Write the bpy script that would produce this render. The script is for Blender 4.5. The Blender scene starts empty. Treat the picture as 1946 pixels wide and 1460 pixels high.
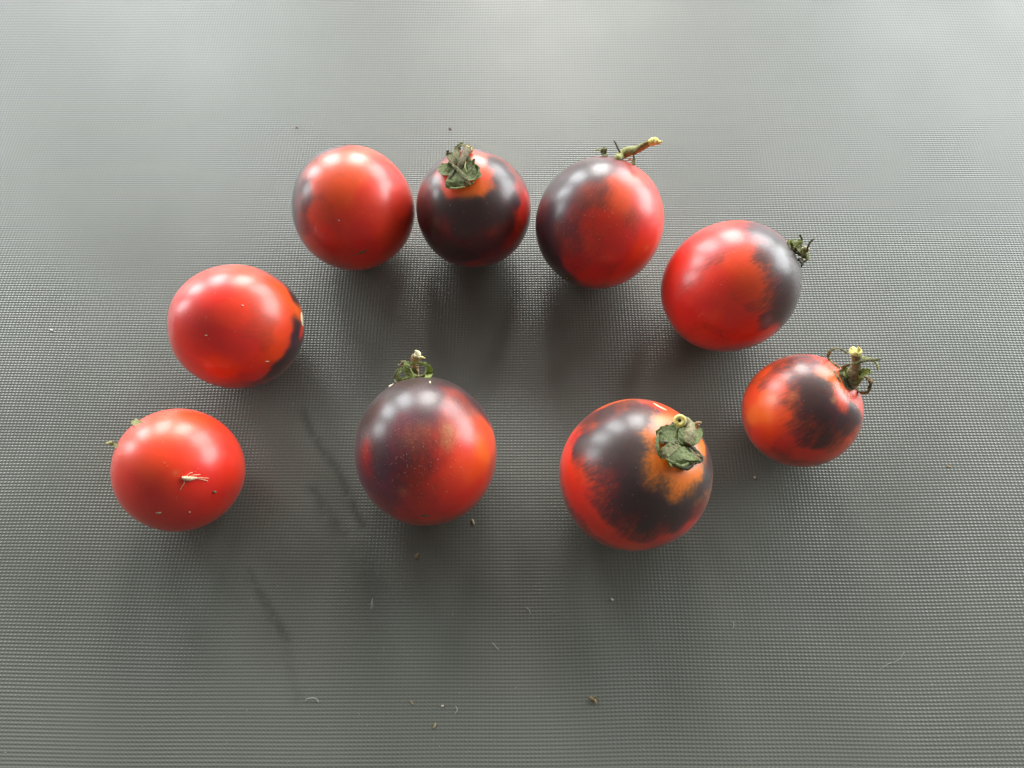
import bpy, bmesh, math, random
import numpy as np
from mathutils import Vector, Matrix
from mathutils.bvhtree import BVHTree

rnd = random.Random(7)
sc = bpy.context.scene
COL = sc.collection
rad = math.radians

# ------------------------------------------------------------------ camera
PITCH = 65.5
t_ = rad(PITCH)
FW = np.array([0, math.cos(t_), -math.sin(t_)])
UP = np.array([0, math.sin(t_), math.cos(t_)])
RT = np.array([1.0, 0, 0])
CAM = -FW * 0.20
FPX = 1400.0
cd = bpy.data.cameras.new('camera')
cam = bpy.data.objects.new('camera', cd)
COL.objects.link(cam)
cam.location = Vector(CAM)
cam.rotation_euler = (rad(90 - PITCH), 0, 0)
cd.sensor_width = 36
cd.lens = 36 * FPX / 1946
cd.clip_start = 0.01
cd.clip_end = 50
sc.camera = cam

# ------------------------------------------------------------------ light
sc.view_settings.view_transform = 'Standard'
sc.view_settings.look = 'None'
sc.view_settings.exposure = 0.28
sc.view_settings.gamma = 1
world = bpy.data.worlds.new('World')
sc.world = world
world.use_nodes = True
bg = world.node_tree.nodes['Background']
bg.inputs[0].default_value = (1.0, 0.955, 0.88, 1)
bg.inputs[1].default_value = 0.18

def window_light(az, elev, wdeg, hdeg, radiance, col, dist=1.6):
    """a rectangular window pane seen from the tomatoes at azimuth az (from +Y, clockwise) and elevation elev"""
    w = 2 * dist * math.tan(rad(wdeg) / 2)
    h = 2 * dist * math.tan(rad(hdeg) / 2)
    l = bpy.data.lights.new('window_light', 'AREA')
    l.shape = 'RECTANGLE'
    l.size = w
    l.size_y = h
    l.energy = radiance * math.pi * w * h
    l.color = col
    o = bpy.data.objects.new('window_light', l)
    COL.objects.link(o)
    a, e = rad(az), rad(elev)
    d = Vector((math.sin(a) * math.cos(e), math.cos(a) * math.cos(e), math.sin(e)))
    o.location = d * dist
    o.rotation_euler = d.to_track_quat('Z', 'Y').to_euler()
    return o
CW = (0.93, 0.98, 1.0)
window_light(3, 24, 17, 26, 15.5, (1.0, 0.99, 0.96))
window_light(-25, 22, 15, 26, 13.0, CW)
window_light(-49, 18, 13, 24, 12.5, CW)
window_light(-72, 15, 12, 22, 9.0, CW)
window_light(33, 23, 22, 28, 9.5, CW)
window_light(65, 18, 32, 28, 9.5, CW)

# ------------------------------------------------------------------ helpers
def unit(v):
    v = np.array(v, float)
    return v / np.linalg.norm(v)

def ray(px, py):
    return unit(FW * FPX + RT * (px - 973) - UP * (py - 730))

def ground(px, py, h=0.0):
    d = ray(px, py)
    return CAM + d * ((h - CAM[2]) / d[2])

def mesh_obj(name, verts, faces, mats, parent=None, smooth=True, mi=None):
    me = bpy.data.meshes.new(name)
    me.from_pydata([tuple(v) for v in verts], [], faces)
    for m in (mats if isinstance(mats, (list, tuple)) else [mats]):
        me.materials.append(m)
    if smooth:
        me.polygons.foreach_set('use_smooth', [True] * len(me.polygons))
    if mi:
        me.polygons.foreach_set('material_index', mi)
    me.update()
    o = bpy.data.objects.new(name, me)
    COL.objects.link(o)
    if parent is not None:
        o.parent = parent
        o.matrix_parent_inverse = Matrix.Identity(4)
        # all vertices are given in world space: bring them into the parent's space
        pm = world_of(parent).inverted()
        me.transform(pm)
    return o

def world_of(o):
    m = Matrix.LocRotScale(o.location, o.rotation_euler, o.scale)
    return world_of(o.parent) @ m if o.parent else m

def tag(o, label=None, cat=None, group=None, kind=None):
    for k, v in (('label', label), ('category', cat), ('group', group), ('kind', kind)):
        if v:
            o[k] = v
    return o

def spline(pts, n):
    """Catmull-Rom through rows of pts (any dimension)"""
    P = np.array(pts, float)
    if len(P) == 2:
        return np.array([P[0] + (P[1] - P[0]) * k / (n - 1) for k in range(n)])
    Q = np.vstack([2 * P[0] - P[1], P, 2 * P[-1] - P[-2]])
    out = []
    for k in range(n):
        s = k / (n - 1) * (len(P) - 1)
        i = min(int(s), len(P) - 2)
        t = s - i
        a, b, c, d = Q[i], Q[i + 1], Q[i + 2], Q[i + 3]
        out.append(.5 * ((2 * b) + (c - a) * t + (2 * a - 5 * b + 4 * c - d) * t * t + (3 * b - a - 3 * c + d) * t ** 3))
    return np.array(out)

def loft(P, W, T, H, cup=0.0, nseg=None, rough=0.0, ncs=10):
    """closed strip along P; W width, T thickness (m), H facing direction per point; returns verts, faces"""
    n = nseg or max(16, 9 * len(P))
    A = spline(np.column_stack([P, W, T, H]), n)
    P, W, T, H = A[:, :3], np.maximum(A[:, 3], 5e-5), np.maximum(A[:, 4], 4e-5), A[:, 5:8]
    V, F = [], []
    ph = rnd.random() * 6
    for k in range(n):
        tg = unit(P[min(k + 1, n - 1)] - P[max(k - 1, 0)])
        h = H[k] - tg * (H[k] @ tg)
        if np.linalg.norm(h) < 1e-4:
            h = np.cross(tg, (0.3, 0.5, 0.8))
        h = unit(h)
        s = np.cross(tg, h)
        wob = 1 + (rough if T[k] >= .6 * W[k] else rough * .35) * math.sin(k * .9 + ph)
        flat = T[k] < .6 * W[k] and W[k] > 4e-4
        for j in range(ncs):
            a = 2 * math.pi * j / ncs
            x, z = math.cos(a) * .5 * W[k] * wob, math.sin(a) * .5 * T[k]
            u = 2 * x / W[k]
            if flat:      # dry leaf: rolled-up edges, a raised midrib and side ribs
                z += cup * W[k] * (abs(u) ** 3) * .75
                z += 1.2e-4 * math.exp(-(u / .16) ** 2)
                z += 6e-5 * math.sin(9 * abs(u) - k * 1.1 + ph) * (1 - abs(u)) + 5e-5 * math.sin(5.3 * u + k * .8 + ph)
            else:
                z += cup * W[k] * u * u * .5
                z += rough * .10 * W[k] * math.sin(3.1 * a + k * .9 + ph)
            V.append(P[k] + s * x + h * z)
    for k in range(n - 1):
        for j in range(ncs):
            j2 = (j + 1) % ncs
            F.append((k * ncs + j, k * ncs + j2, (k + 1) * ncs + j2, (k + 1) * ncs + j))
    F.append(tuple(range(ncs - 1, -1, -1)))
    F.append(tuple((n - 1) * ncs + j for j in range(ncs)))
    return V, F

# ------------------------------------------------------------------ materials
class NT:
    def __init__(s, name):
        s.m = bpy.data.materials.new(name)
        s.m.use_nodes = True
        s.t = s.m.node_tree
        s.b = s.t.nodes['Principled BSDF']
    def n(s, typ, **kw):
        x = s.t.nodes.new(typ)
        for k, v in kw.items():
            setattr(x, k, v)
        return x
    def l(s, a, b):
        s.t.links.new(a, b)
    def math(s, op, a, b=None, c=None, clamp=False):
        x = s.n('ShaderNodeMath', operation=op, use_clamp=clamp)
        for i, v in enumerate((a, b, c)):
            if v is None:
                continue
            if hasattr(v, 'links'):
                s.l(v, x.inputs[i])
            else:
                x.inputs[i].default_value = v
        return x.outputs[0]
    def mix(s, f, a, b):
        x = s.n('ShaderNodeMix', data_type='RGBA')
        for i, v in ((0, f), (6, a), (7, b)):
            if hasattr(v, 'links'):
                s.l(v, x.inputs[i])
            else:
                x.inputs[i].default_value = v if i == 0 else (*v, 1)
        return x.outputs[2]
    def noise(s, vec, scale, detail=3, rough=.5):
        x = s.n('ShaderNodeTexNoise')
        x.inputs['Scale'].default_value = scale
        x.inputs['Detail'].default_value = detail
        x.inputs['Roughness'].default_value = rough
        if vec is not None:
            s.l(vec, x.inputs['Vector'])
        return x.outputs['Fac']

def plain(name, c1, c2, scale=900, rough=.6, leaf=0.0, bump=.3, sss=0.0):
    k = NT(name)
    co = k.n('ShaderNodeTexCoord')
    mp = k.n('ShaderNodeMapping')
    mp.inputs['Scale'].default_value = (1, 1, 1)
    k.l(co.outputs['Object'], mp.inputs['Vector'])
    f = k.noise(mp.outputs[0], scale, 4, .65)
    f = k.math('MULTIPLY_ADD', f, 3.2, -1.1, clamp=True)
    cc = k.mix(f, c1, c2)
    k.l(cc, k.b.inputs['Base Color'])
    k.b.inputs['Roughness'].default_value = rough
    k.b.inputs['Specular IOR Level'].default_value = .35
    if leaf:       # thin dry leaf lets light through
        tr = k.n('ShaderNodeBsdfTranslucent')
        k.l(cc, tr.inputs[0])
        ms = k.n('ShaderNodeMixShader')
        ms.inputs[0].default_value = leaf
        k.l(k.b.outputs[0], ms.inputs[1])
        k.l(tr.outputs[0], ms.inputs[2])
        k.l(ms.outputs[0], k.t.nodes['Material Output'].inputs['Surface'])
    if sss:
        k.b.inputs['Subsurface Weight'].default_value = sss
        k.b.inputs['Subsurface Radius'].default_value = (.5, .6, .2)
        k.b.inputs['Subsurface Scale'].default_value = .001
    if bump:
        bp = k.n('ShaderNodeBump')
        bp.inputs['Strength'].default_value = bump
        bp.inputs['Distance'].default_value = .0003
        k.l(f, bp.inputs['Height'])
        k.l(bp.outputs[0], k.b.inputs['Normal'])
    return k.m

M_GREEN = plain('calyx_green', (.11, .145, .045), (.34, .39, .17), 1600, leaf=.4)
M_OLIVE = plain('calyx_olive', (.12, .12, .048), (.36, .35, .17), 1600, leaf=.4)
M_GREENL = plain('calyx_light_green', (.20, .26, .06), (.48, .54, .20), 1600, leaf=.4)
M_OLIVEL = plain('calyx_light_olive', (.14, .135, .05), (.37, .36, .18), 1600, leaf=.4)
M_PALE = plain('calyx_pale', (.36, .38, .15), (.60, .60, .32), 1600, leaf=.4)
M_DARK = plain('calyx_dark', (.045, .045, .025), (.12, .115, .06), 1600)
M_TAN = plain('dry_tan', (.34, .24, .11), (.60, .46, .26), 1600, leaf=.4)
M_BROWN = plain('dry_brown', (.10, .06, .035), (.26, .16, .10), 1600)
M_STALK = plain('stalk_skin', (.09, .08, .035), (.24, .19, .10), 1400)
M_STALKT = plain('stalk_skin_felted', (.13, .13, .06), (.38, .33, .18), 1800)
M_STALKG = plain('stalk_skin_green', (.25, .25, .08), (.44, .42, .17), 1400)
M_CUT = plain('cut_yellow', (.80, .62, .10), (.92, .85, .38), 1500)
M_CUTW = plain('cut_cream', (.82, .74, .35), (.93, .92, .75), 1500)
M_HAIR = plain('hair_pale', (.48, .40, .28), (.66, .56, .42), 2000, .5, bump=0)
M_LINT = plain('lint_white', (.50, .51, .48), (.70, .70, .66), 2000, .7, bump=0)
MATS = dict(g=M_GREEN, o=M_OLIVE, G=M_GREENL, O=M_OLIVEL, p=M_PALE, d=M_DARK, t=M_TAN, b=M_BROWN, y=M_CUT, w=M_CUTW)

def tomato_material(name, streak, soft):
    k = NT(name)
    co = k.n('ShaderNodeTexCoord').outputs['Object']
    def attr(nm):
        a = k.n('ShaderNodeAttribute')
        a.attribute_name = nm
        return a.outputs['Fac']
    D, O, T = attr('dark'), attr('orange'), attr('tan')
    mp = k.n('ShaderNodeMapping')
    mp.inputs['Scale'].default_value = (1, 1, .22)
    k.l(co, mp.inputs['Vector'])
    s1 = k.noise(mp.outputs[0], 1300, 5, .65)
    s2 = k.noise(co, 330, 4, .6)
    s3 = k.noise(co, 1800, 2, .6)
    nz = k.math('ADD', k.math('MULTIPLY', k.math('SUBTRACT', s1, .5), 1.0), k.math('MULTIPLY', k.math('SUBTRACT', s2, .5), .4))
    # noise acts where the pigment is partial
    part = k.math('MULTIPLY', k.math('MULTIPLY', D, k.math('SUBTRACT', 1.0, D)), 4.0, clamp=True)
    dn = k.math('ADD', D, k.math('MULTIPLY', nz, k.math('ADD', k.math('MULTIPLY', k.math('POWER', part, 1.4), streak), .03)))
    sharp = k.n('ShaderNodeMapRange', interpolation_type='LINEAR')
    k.l(dn, sharp.inputs[0])
    sharp.inputs[1].default_value = .05 if soft else .10
    sharp.inputs[2].default_value = .98
    mask = k.math('POWER', sharp.outputs[0], 1.5 if soft else 1.35)
    red = k.mix(k.math('MULTIPLY_ADD', s2, 1.6, -.3, clamp=True), (.84, .008, .002), (.92, .020, .002))
    s4 = k.math('MULTIPLY_ADD', k.noise(co, 75, 3, .55), 2.6, -.85, clamp=True)
    red = k.mix(k.math('MULTIPLY', s4, .55), red, (.90, .050, .002))
    s5 = k.math('MULTIPLY_ADD', k.noise(k.n('ShaderNodeTexCoord').outputs['Generated'], 2.3, 2, .5), 3.0, -1.1, clamp=True)
    red = k.mix(k.math('MULTIPLY', s5, .5), red, (.60, .010, .016))
    org = k.mix(O, red, (.92, .12, .004))
    # very orange = yellow-orange
    o2 = k.math('MULTIPLY_ADD', O, 2.5, -1.5, clamp=True)
    org = k.mix(k.math('MULTIPLY', o2, .55), org, (.95, .27, .010))
    dark = k.mix(k.math('MULTIPLY_ADD', s2, 2.0, -.5, clamp=True), (.034, .018, .014), (.056, .026, .019))
    # the dark pigment film absorbs red light: flesh * 0.035^amount, with the film's own dull brown
    mk = k.math('MULTIPLY', mask, 1.0, clamp=True)
    att = k.math('POWER', .055, mk)
    film = k.n('ShaderNodeCombineXYZ')
    k.l(att, film.inputs[0])
    k.l(k.math('POWER', .16, mk), film.inputs[1])
    k.l(k.math('MULTIPLY_ADD', mk, 6.0, 1.0), film.inputs[2])
    ml = k.n('ShaderNodeMix', data_type='RGBA', blend_type='MULTIPLY')
    ml.inputs[0].default_value = 1.0
    k.l(org, ml.inputs[6])
    k.l(film.outputs[0], ml.inputs[7])
    c = k.mix(k.math('POWER', mk, 2.6), ml.outputs[2], dark)
    tn = k.math('MULTIPLY', T, k.math('MULTIPLY_ADD', s3, 1.8, -.2, clamp=True), clamp=True)
    c = k.mix(tn, c, (.62, .26, .09))
    # minute pale lenticels
    vo = k.n('ShaderNodeTexVoronoi')
    vo.inputs['Scale'].default_value = 900
    k.l(co, vo.inputs['Vector'])
    sp = k.math('LESS_THAN', vo.outputs['Distance'], .10)
    sel = k.n('ShaderNodeSeparateColor')
    k.l(vo.outputs['Color'], sel.inputs[0])
    sp = k.math('MULTIPLY', sp, k.math('GREATER_THAN', sel.outputs[0], .72))
    c = k.mix(k.math('MULTIPLY', sp, .3), c, (.75, .38, .22))
    k.l(c, k.b.inputs['Base Color'])
    k.b.inputs['Roughness'].default_value = .50
    k.b.inputs['Specular IOR Level'].default_value = .33
    k.b.inputs['Coat Weight'].default_value = 1.0
    rr = k.math('MULTIPLY_ADD', s2, .08, .26)
    k.l(rr, k.b.inputs['Coat Roughness'])
    k.b.inputs['Coat IOR'].default_value = 1.47
    k.b.inputs['Sheen Weight'].default_value = .06
    k.b.inputs['Sheen Roughness'].default_value = .4
    k.b.inputs['Subsurface Weight'].default_value = .12
    k.b.inputs['Subsurface Radius'].default_value = (1.0, .12, .06)
    k.b.inputs['Subsurface Scale'].default_value = .002
    bp = k.n('ShaderNodeBump')
    bp.inputs['Strength'].default_value = .05
    bp.inputs['Distance'].default_value = .0004
    k.l(k.noise(co, 500, 3, .5), bp.inputs['Height'])
    k.l(bp.outputs[0], k.b.inputs['Normal'])
    k.l(bp.outputs[0], k.b.inputs['Coat Normal'])
    return k.m
M_TOM = tomato_material('tomato_skin', .42, True)
M_TOM_STREAKED = tomato_material('tomato_skin_streaked', .95, False)

# ------------------------------------------------------------------ tabletop with embossed grid
PX_, PY_ = 0.00093, 0.00081        # pitch of the embossing across and along
def table_material():
    k = NT('embossed_dark_plastic')
    co = k.n('ShaderNodeTexCoord').outputs['Object']
    sm = k.n('ShaderNodeAttribute')
    sm.attribute_name = 'smear'
    smear = k.math('MULTIPLY', sm.outputs['Fac'], k.math('MULTIPLY_ADD', k.noise(co, 420, 4, .7), 5.0, -1.6, clamp=True))
    # slight warp of the weave
    w = k.n('ShaderNodeTexNoise')
    w.inputs['Scale'].default_value = 14
    w.inputs['Detail'].default_value = 1
    k.l(co, w.inputs['Vector'])
    ws = k.n('ShaderNodeVectorMath', operation='MULTIPLY_ADD')
    k.l(w.outputs['Color'], ws.inputs[0])
    ws.inputs[1].default_value = (.0030, .0022, 0)
    k.l(co, ws.inputs[2])
    xyz = k.n('ShaderNodeSeparateXYZ')
    k.l(ws.outputs[0], xyz.inputs[0])
    X, Y = xyz.outputs[0], xyz.outputs[1]
    ax = k.math('MULTIPLY', X, 2 * math.pi / PX_)
    ay = k.math('MULTIPLY', Y, 2 * math.pi / PY_)
    sx, cx = k.math('SINE', ax), k.math('COSINE', ax)
    sy, cy = k.math('SINE', ay), k.math('COSINE', ay)
    # per-bump irregularity
    fl = k.n('ShaderNodeCombineXYZ')
    k.l(k.math('FLOOR', k.math('DIVIDE', X, PX_)), fl.inputs[0])
    k.l(k.math('FLOOR', k.math('DIVIDE', Y, PY_)), fl.inputs[1])
    wn = k.n('ShaderNodeTexWhiteNoise', noise_dimensions='2D')
    k.l(fl.outputs[0], wn.inputs['Vector'])
    jit = k.math('MULTIPLY_ADD', wn.outputs['Value'], .16, .92)
    lo = k.noise(co, 35, 2, .5)
    amp = k.math('MULTIPLY', jit, k.math('MULTIPLY_ADD', lo, .9, .55))
    amp = k.math('MULTIPLY', amp, k.math('MULTIPLY_ADD', smear, -.9, 1.0, clamp=True))
    # height = Ax cos + Ay cos with a cross term, so every cell is a small pillow
    nx = k.math('MULTIPLY', k.math('MULTIPLY', sx, k.math('MULTIPLY_ADD', cy, .45, .55)), k.math('MULTIPLY', amp, .24))
    ny = k.math('MULTIPLY', k.math('MULTIPLY', sy, k.math('MULTIPLY_ADD', cx, .30, .70)), k.math('MULTIPLY', amp, .34))
    fine = k.n('ShaderNodeTexNoise')
    fine.inputs['Scale'].default_value = 2600
    fine.inputs['Detail'].default_value = 2
    k.l(co, fine.inputs['Vector'])
    fc = k.n('ShaderNodeSeparateColor')
    k.l(fine.outputs['Color'], fc.inputs[0])
    nx = k.math('ADD', nx, k.math('MULTIPLY_ADD', fc.outputs[0], .08, -.04))
    ny = k.math('ADD', ny, k.math('MULTIPLY_ADD', fc.outputs[1], .08, -.04))
    N = k.n('ShaderNodeCombineXYZ')
    k.l(nx, N.inputs[0])
    k.l(ny, N.inputs[1])
    N.inputs[2].default_value = 1
    nn = k.n('ShaderNodeVectorMath', operation='NORMALIZE')
    k.l(N.outputs[0], nn.inputs[0])
    k.l(nn.outputs[0], k.b.inputs['Normal'])
    # colour: charcoal, valleys a little lighter with dust
    blot = k.noise(co, 22, 4, .6)
    base = k.mix(blot, (.120, .126, .108), (.160, .168, .145))
    dustn = k.noise(co, 900, 3, .7)
    dst = k.math('MULTIPLY_ADD', dustn, 6.0, -4.1, clamp=True)
    base = k.mix(k.math('MULTIPLY', dst, .22), base, (.24, .24, .21))
    base = k.mix(k.math('MULTIPLY', smear, .65), base, (.035, .036, .033))
    k.l(base, k.b.inputs['Base Color'])
    r = k.math('MULTIPLY_ADD', blot, .05, .282)
    r = k.math('ADD', r, k.math('MULTIPLY', smear, .10))
    k.l(r, k.b.inputs['Roughness'])
    k.b.inputs['IOR'].default_value = 1.55
    k.b.inputs['Specular IOR Level'].default_value = .38
    return k.m
M_TABLE = table_material()

def seg_dist(P, a, b):
    ab = b - a
    t = np.clip(((P - a) @ ab) / (ab @ ab), 0, 1)
    return np.linalg.norm(P - (a + t[:, None] * ab), axis=1)

SMEARS = [  # picture points of wet smear marks -> laid out on the table plane; (points, half width px, strength)
    ([(575, 780), (592, 820), (612, 855), (640, 890), (655, 925), (672, 965), (690, 1000)], 6, .9),
    ([(592, 925), (612, 960), (632, 985), (655, 1015)], 7, .75),
    ([(655, 1040), (690, 1075), (715, 1120)], 26, .35),
    ([(610, 960), (640, 1010)], 12, .5),
    ([(470, 1090), (500, 1135), (520, 1175), (545, 1215)], 7, .8),
    ([(545, 1240), (565, 1330)], 9, .35),
    ([(500, 1000), (560, 1100)], 40, .2),
]
def build_table():
    xs = np.concatenate([[-.6, -.4, -.25], np.arange(-.16, .1601, .0010), [.25, .4, .6]])
    ys = np.concatenate([[-.5, -.3, -.17], np.arange(-.11, .1551, .0010), [.25, .4, .6]])
    gx, gy = np.meshgrid(xs, ys)
    P = np.column_stack([gx.ravel(), gy.ravel(), np.zeros(gx.size)])
    nx, ny = len(xs), len(ys)
    F = [(j * nx + i, j * nx + i + 1, (j + 1) * nx + i + 1, (j + 1) * nx + i) for j in range(ny - 1) for i in range(nx - 1)]
    rim = []
    V = [tuple(p) for p in P]
    # slab sides and underside
    ring = [j for j in range(nx)] + [j * nx + nx - 1 for j in range(1, ny)] + [(ny - 1) * nx + i for i in range(nx - 2, -1, -1)] + [j * nx for j in range(ny - 2, 0, -1)]
    b0 = len(V)
    for r in ring:
        V.append((P[r][0], P[r][1], -.012))
    m = len(ring)
    for i in range(m):
        F.append((ring[i], b0 + i, b0 + (i + 1) % m, ring[(i + 1) % m]))
    F.append(tuple(b0 + i for i in range(m - 1, -1, -1)))
    o = mesh_obj('tabletop', V, F, M_TABLE, smooth=False)
    s = np.zeros(len(P))
    G = P[:, :2]
    for pts, hw, st in SMEARS:
        g = [ground(*p)[:2] for p in pts]
        d = np.min([seg_dist(G, g[i], g[i + 1]) for i in range(len(g) - 1)], axis=0)
        w = hw * .000143
        s = np.maximum(s, st * np.exp(-(d / w) ** 2 * .8))
    a = o.data.attributes.new('smear', 'FLOAT', 'POINT')
    full = np.zeros(len(V))
    full[:len(P)] = s
    a.data.foreach_set('value', full)
    tag(o, kind='structure')
build_table()

# ------------------------------------------------------------------ tomatoes
def shape_fn(nl, e, dep, seed):
    th = np.arccos(np.clip(nl[:, 2], -1, 1))
    a = np.arctan2(nl[:, 1], nl[:, 0])
    r = 1 + np.sin(th) ** 2 * (.008 * np.cos(3 * a + seed) + .006 * np.cos(5 * a + 2 * seed)) \
        - dep * np.exp(-(th / .30) ** 2) - .02 * np.exp(-((np.pi - th) / .25) ** 2)
    p = nl * r[:, None]
    p[:, 2] *= e
    return p

def view_frame(c):
    w = unit(CAM - c)
    u = unit(np.cross(UP, w))
    return u, np.cross(w, u), w

class Tomato:
    def __init__(s, seed, X, Y, R, e, stem, dep, zoom, label):
        s.zoom = zoom                      # x0, y0, scale of the picture crop the notes below were taken in
        s.R = R
        c = np.array([X, Y, R])
        u, v, w = view_frame(c)
        Z = unit(stem[0] * u + stem[1] * v + stem[2] * w)
        Xa = unit(np.cross(Z, (.3, .2, .93)))
        Ya = np.cross(Z, Xa)
        M = np.stack([Xa, Ya, Z])
        nu, nv = 220, 150
        nl = [(0, 0, 1)]
        for j in range(1, nv):
            th = math.pi * j / nv
            for i in range(nu):
                a = 2 * math.pi * i / nu
                nl.append((math.sin(th) * math.cos(a), math.sin(th) * math.sin(a), math.cos(th)))
        nl.append((0, 0, -1))
        nl = np.array(nl)
        L = shape_fn(nl, e, dep, seed) * R
        F = [(0, 1 + i, 1 + (i + 1) % nu) for i in range(nu)]
        for j in range(nv - 2):
            for i in range(nu):
                a, b = 1 + j * nu + i, 1 + j * nu + (i + 1) % nu
                F.append((a, a + nu, b + nu, b))
        last = len(nl) - 1
        F += [(last, 1 + (nv - 2) * nu + (i + 1) % nu, 1 + (nv - 2) * nu + i) for i in range(nu)]
        Wd = L @ M
        dz = -Wd[:, 2].min() - .00005
        s.c = np.array([X, Y, dz])
        s.W = Wd + s.c
        s.Zw = Z
        s.bvh = BVHTree.FromPolygons([Vector(p) for p in s.W], F)
        root = bpy.data.objects.new('tomato', None)
        COL.objects.link(root)
        root.empty_display_size = .01
        # the empty stands where the fruit touches the table
        root.location = (X, Y, 0)
        tag(root, label, 'tomato', 'cherry tomatoes on the table')
        s.root = root
        body = bpy.data.objects.new('fruit', bpy.data.meshes.new('fruit'))
        COL.objects.link(body)
        body.parent = root
        mw = Matrix(((Xa[0], Ya[0], Z[0]), (Xa[1], Ya[1], Z[1]), (Xa[2], Ya[2], Z[2]))).to_4x4()
        body.rotation_euler = mw.to_euler()
        body.location = (0, 0, dz)
        me = body.data
        me.from_pydata([tuple(p) for p in L], [], F)
        me.materials.append(M_TOM_STREAKED if seed in (3, 7, 8) else M_TOM)
        me.polygons.foreach_set('use_smooth', [True] * len(me.polygons))
        s.body = body
        s.dirs = (nl @ M)
        s.me = me
        s.calyx = None
    def to_px(s, zx, zy, z=None):
        x0, y0, k = z or s.zoom
        return x0 + zx / k, y0 + zy / k
    def at(s, px, py, lift=0.0):
        """point on (or beside) this fruit under a picture point, lifted by mm"""
        d = ray(px, py)
        h = s.bvh.ray_cast(Vector(CAM), Vector(d))
        if h[0] is not None:
            p, n = np.array(h[0]), np.array(h[1])
            # lift outward and slide back under the same picture point
            q = p + n * lift * .001
            q = CAM + d * ((q - CAM) @ d)
            return q, n
        t = (s.c - CAM) @ d
        q = CAM + d * (t - lift * .001)
        return q, unit(q - s.c)
    def paint(s, dark, orange, tan=(), boost=.08, sig=.105):
        def field(pts, sig):
            D, Vv = [], []
            for zx, zy, v in pts:
                v = v if v <= .05 or v >= .95 or sig > .149 else v + boost * v * (1 - v)
                p, n = s.at(*s.to_px(zx, zy))
                D.append(unit(p - s.c))
                Vv.append(v)
            D, Vv = np.array(D), np.array(Vv)
            num = np.zeros(len(s.dirs))
            den = np.zeros(len(s.dirs))
            for d, v in zip(D, Vv):
                q = np.arccos(np.clip(s.dirs @ d, -1, 1))
                w = np.exp(-(q / sig) ** 2) + 3e-4 / (q * q + .02)
                num += w * v
                den += w
            return num / den
        for nm, f in (('dark', field(dark, sig)), ('orange', field(orange, .15))):
            a = s.me.attributes.new(nm, 'FLOAT', 'POINT')
            a.data.foreach_set('value', f)
        f = np.zeros(len(s.dirs))
        for zx, zy, r, v in tan:
            p, n = s.at(*s.to_px(zx, zy))
            q = np.arccos(np.clip(s.dirs @ unit(p - s.c), -1, 1))
            f = np.maximum(f, v * np.exp(-(q / (r / s.zoom[2] * .000143 / s.R)) ** 2))
        a = s.me.attributes.new('tan', 'FLOAT', 'POINT')
        a.data.foreach_set('value', f)
    def strip(s, name, pts, widths, mat, zoom, thick=None, cup=.15, parent=None, rough=.12, face=None, ncs=20):
        P, H = [], []
        for q in pts:
            zx, zy, lf = q if len(q) == 3 else (*q, 0)
            p, n = s.at(*s.to_px(zx, zy, zoom), lf)
            P.append(p)
            H.append(n + unit(CAM - p) * .6 if face is None else np.array(face, float))
        kk = .000143 / zoom[2]
        W = [w * kk for w in widths]
        T = [w if thick == 'round' else (thick or .28) * .001 for w in W] if thick != 'round' else W
        V, F = loft(P, W, T, H, cup, rough=rough, ncs=ncs)
        return mesh_obj(name, V, F, MATS[mat] if isinstance(mat, str) else mat, parent if parent is not None else s.root)
    def part_empty(s, name):
        o = bpy.data.objects.new(name, None)
        COL.objects.link(o)
        o.parent = s.root
        o.empty_display_size = .005
        return o
    def hairs(s, n, centre, radius, zoom, ln=.5, w=.032, seed=1, mat=M_HAIR, name='fuzz', lift=.05, stand=.25):
        r = random.Random(seed)
        V, F = [], []
        for _ in range(n):
            a, q = r.random() * 6.283, math.sqrt(r.random()) * radius
            px, py = s.to_px(centre[0] + math.cos(a) * q, centre[1] + math.sin(a) * q, zoom)
            h = s.bvh.ray_cast(Vector(CAM), Vector(ray(px, py)))
            if h[0] is None:
                continue
            p, nn = np.array(h[0]), np.array(h[1])
            tdir = unit(np.cross(nn, (r.uniform(-1, 1), r.uniform(-1, 1), r.uniform(-1, 1))))
            side = np.cross(nn, tdir)
            L = ln * r.uniform(.4, 1.3) * .001
            bend = r.uniform(-.5, .5)
            c = [p + nn * (lift * .001) + tdir * L * t + side * L * bend * t * t + nn * L * stand * math.sin(t * 2.6) for t in (0, .33, .66, 1)]
            tube(V, F, c, [w * .0005, w * .0006, w * .0005, w * .0002])
        o = mesh_obj(name, V, F, mat, s.root)
        tag(o, kind='stuff')
        return o

def tube(V, F, pts, radii, n=4):
    b = len(V)
    m = len(pts)
    for k in range(m):
        tg = unit(pts[min(k + 1, m - 1)] - pts[max(k - 1, 0)])
        a = unit(np.cross(tg, (.31, .52, .79)))
        c = np.cross(tg, a)
        for j in range(n):
            q = 2 * math.pi * j / n
            V.append(pts[k] + (a * math.cos(q) + c * math.sin(q)) * radii[k])
    for k in range(m - 1):
        for j in range(n):
            F.append((b + k * n + j, b + k * n + (j + 1) % n, b + (k + 1) * n + (j + 1) % n, b + (k + 1) * n + j))
    F.append(tuple(b + j for j in range(n - 1, -1, -1)))
    F.append(tuple(b + (m - 1) * n + j for j in range(n)))

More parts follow.
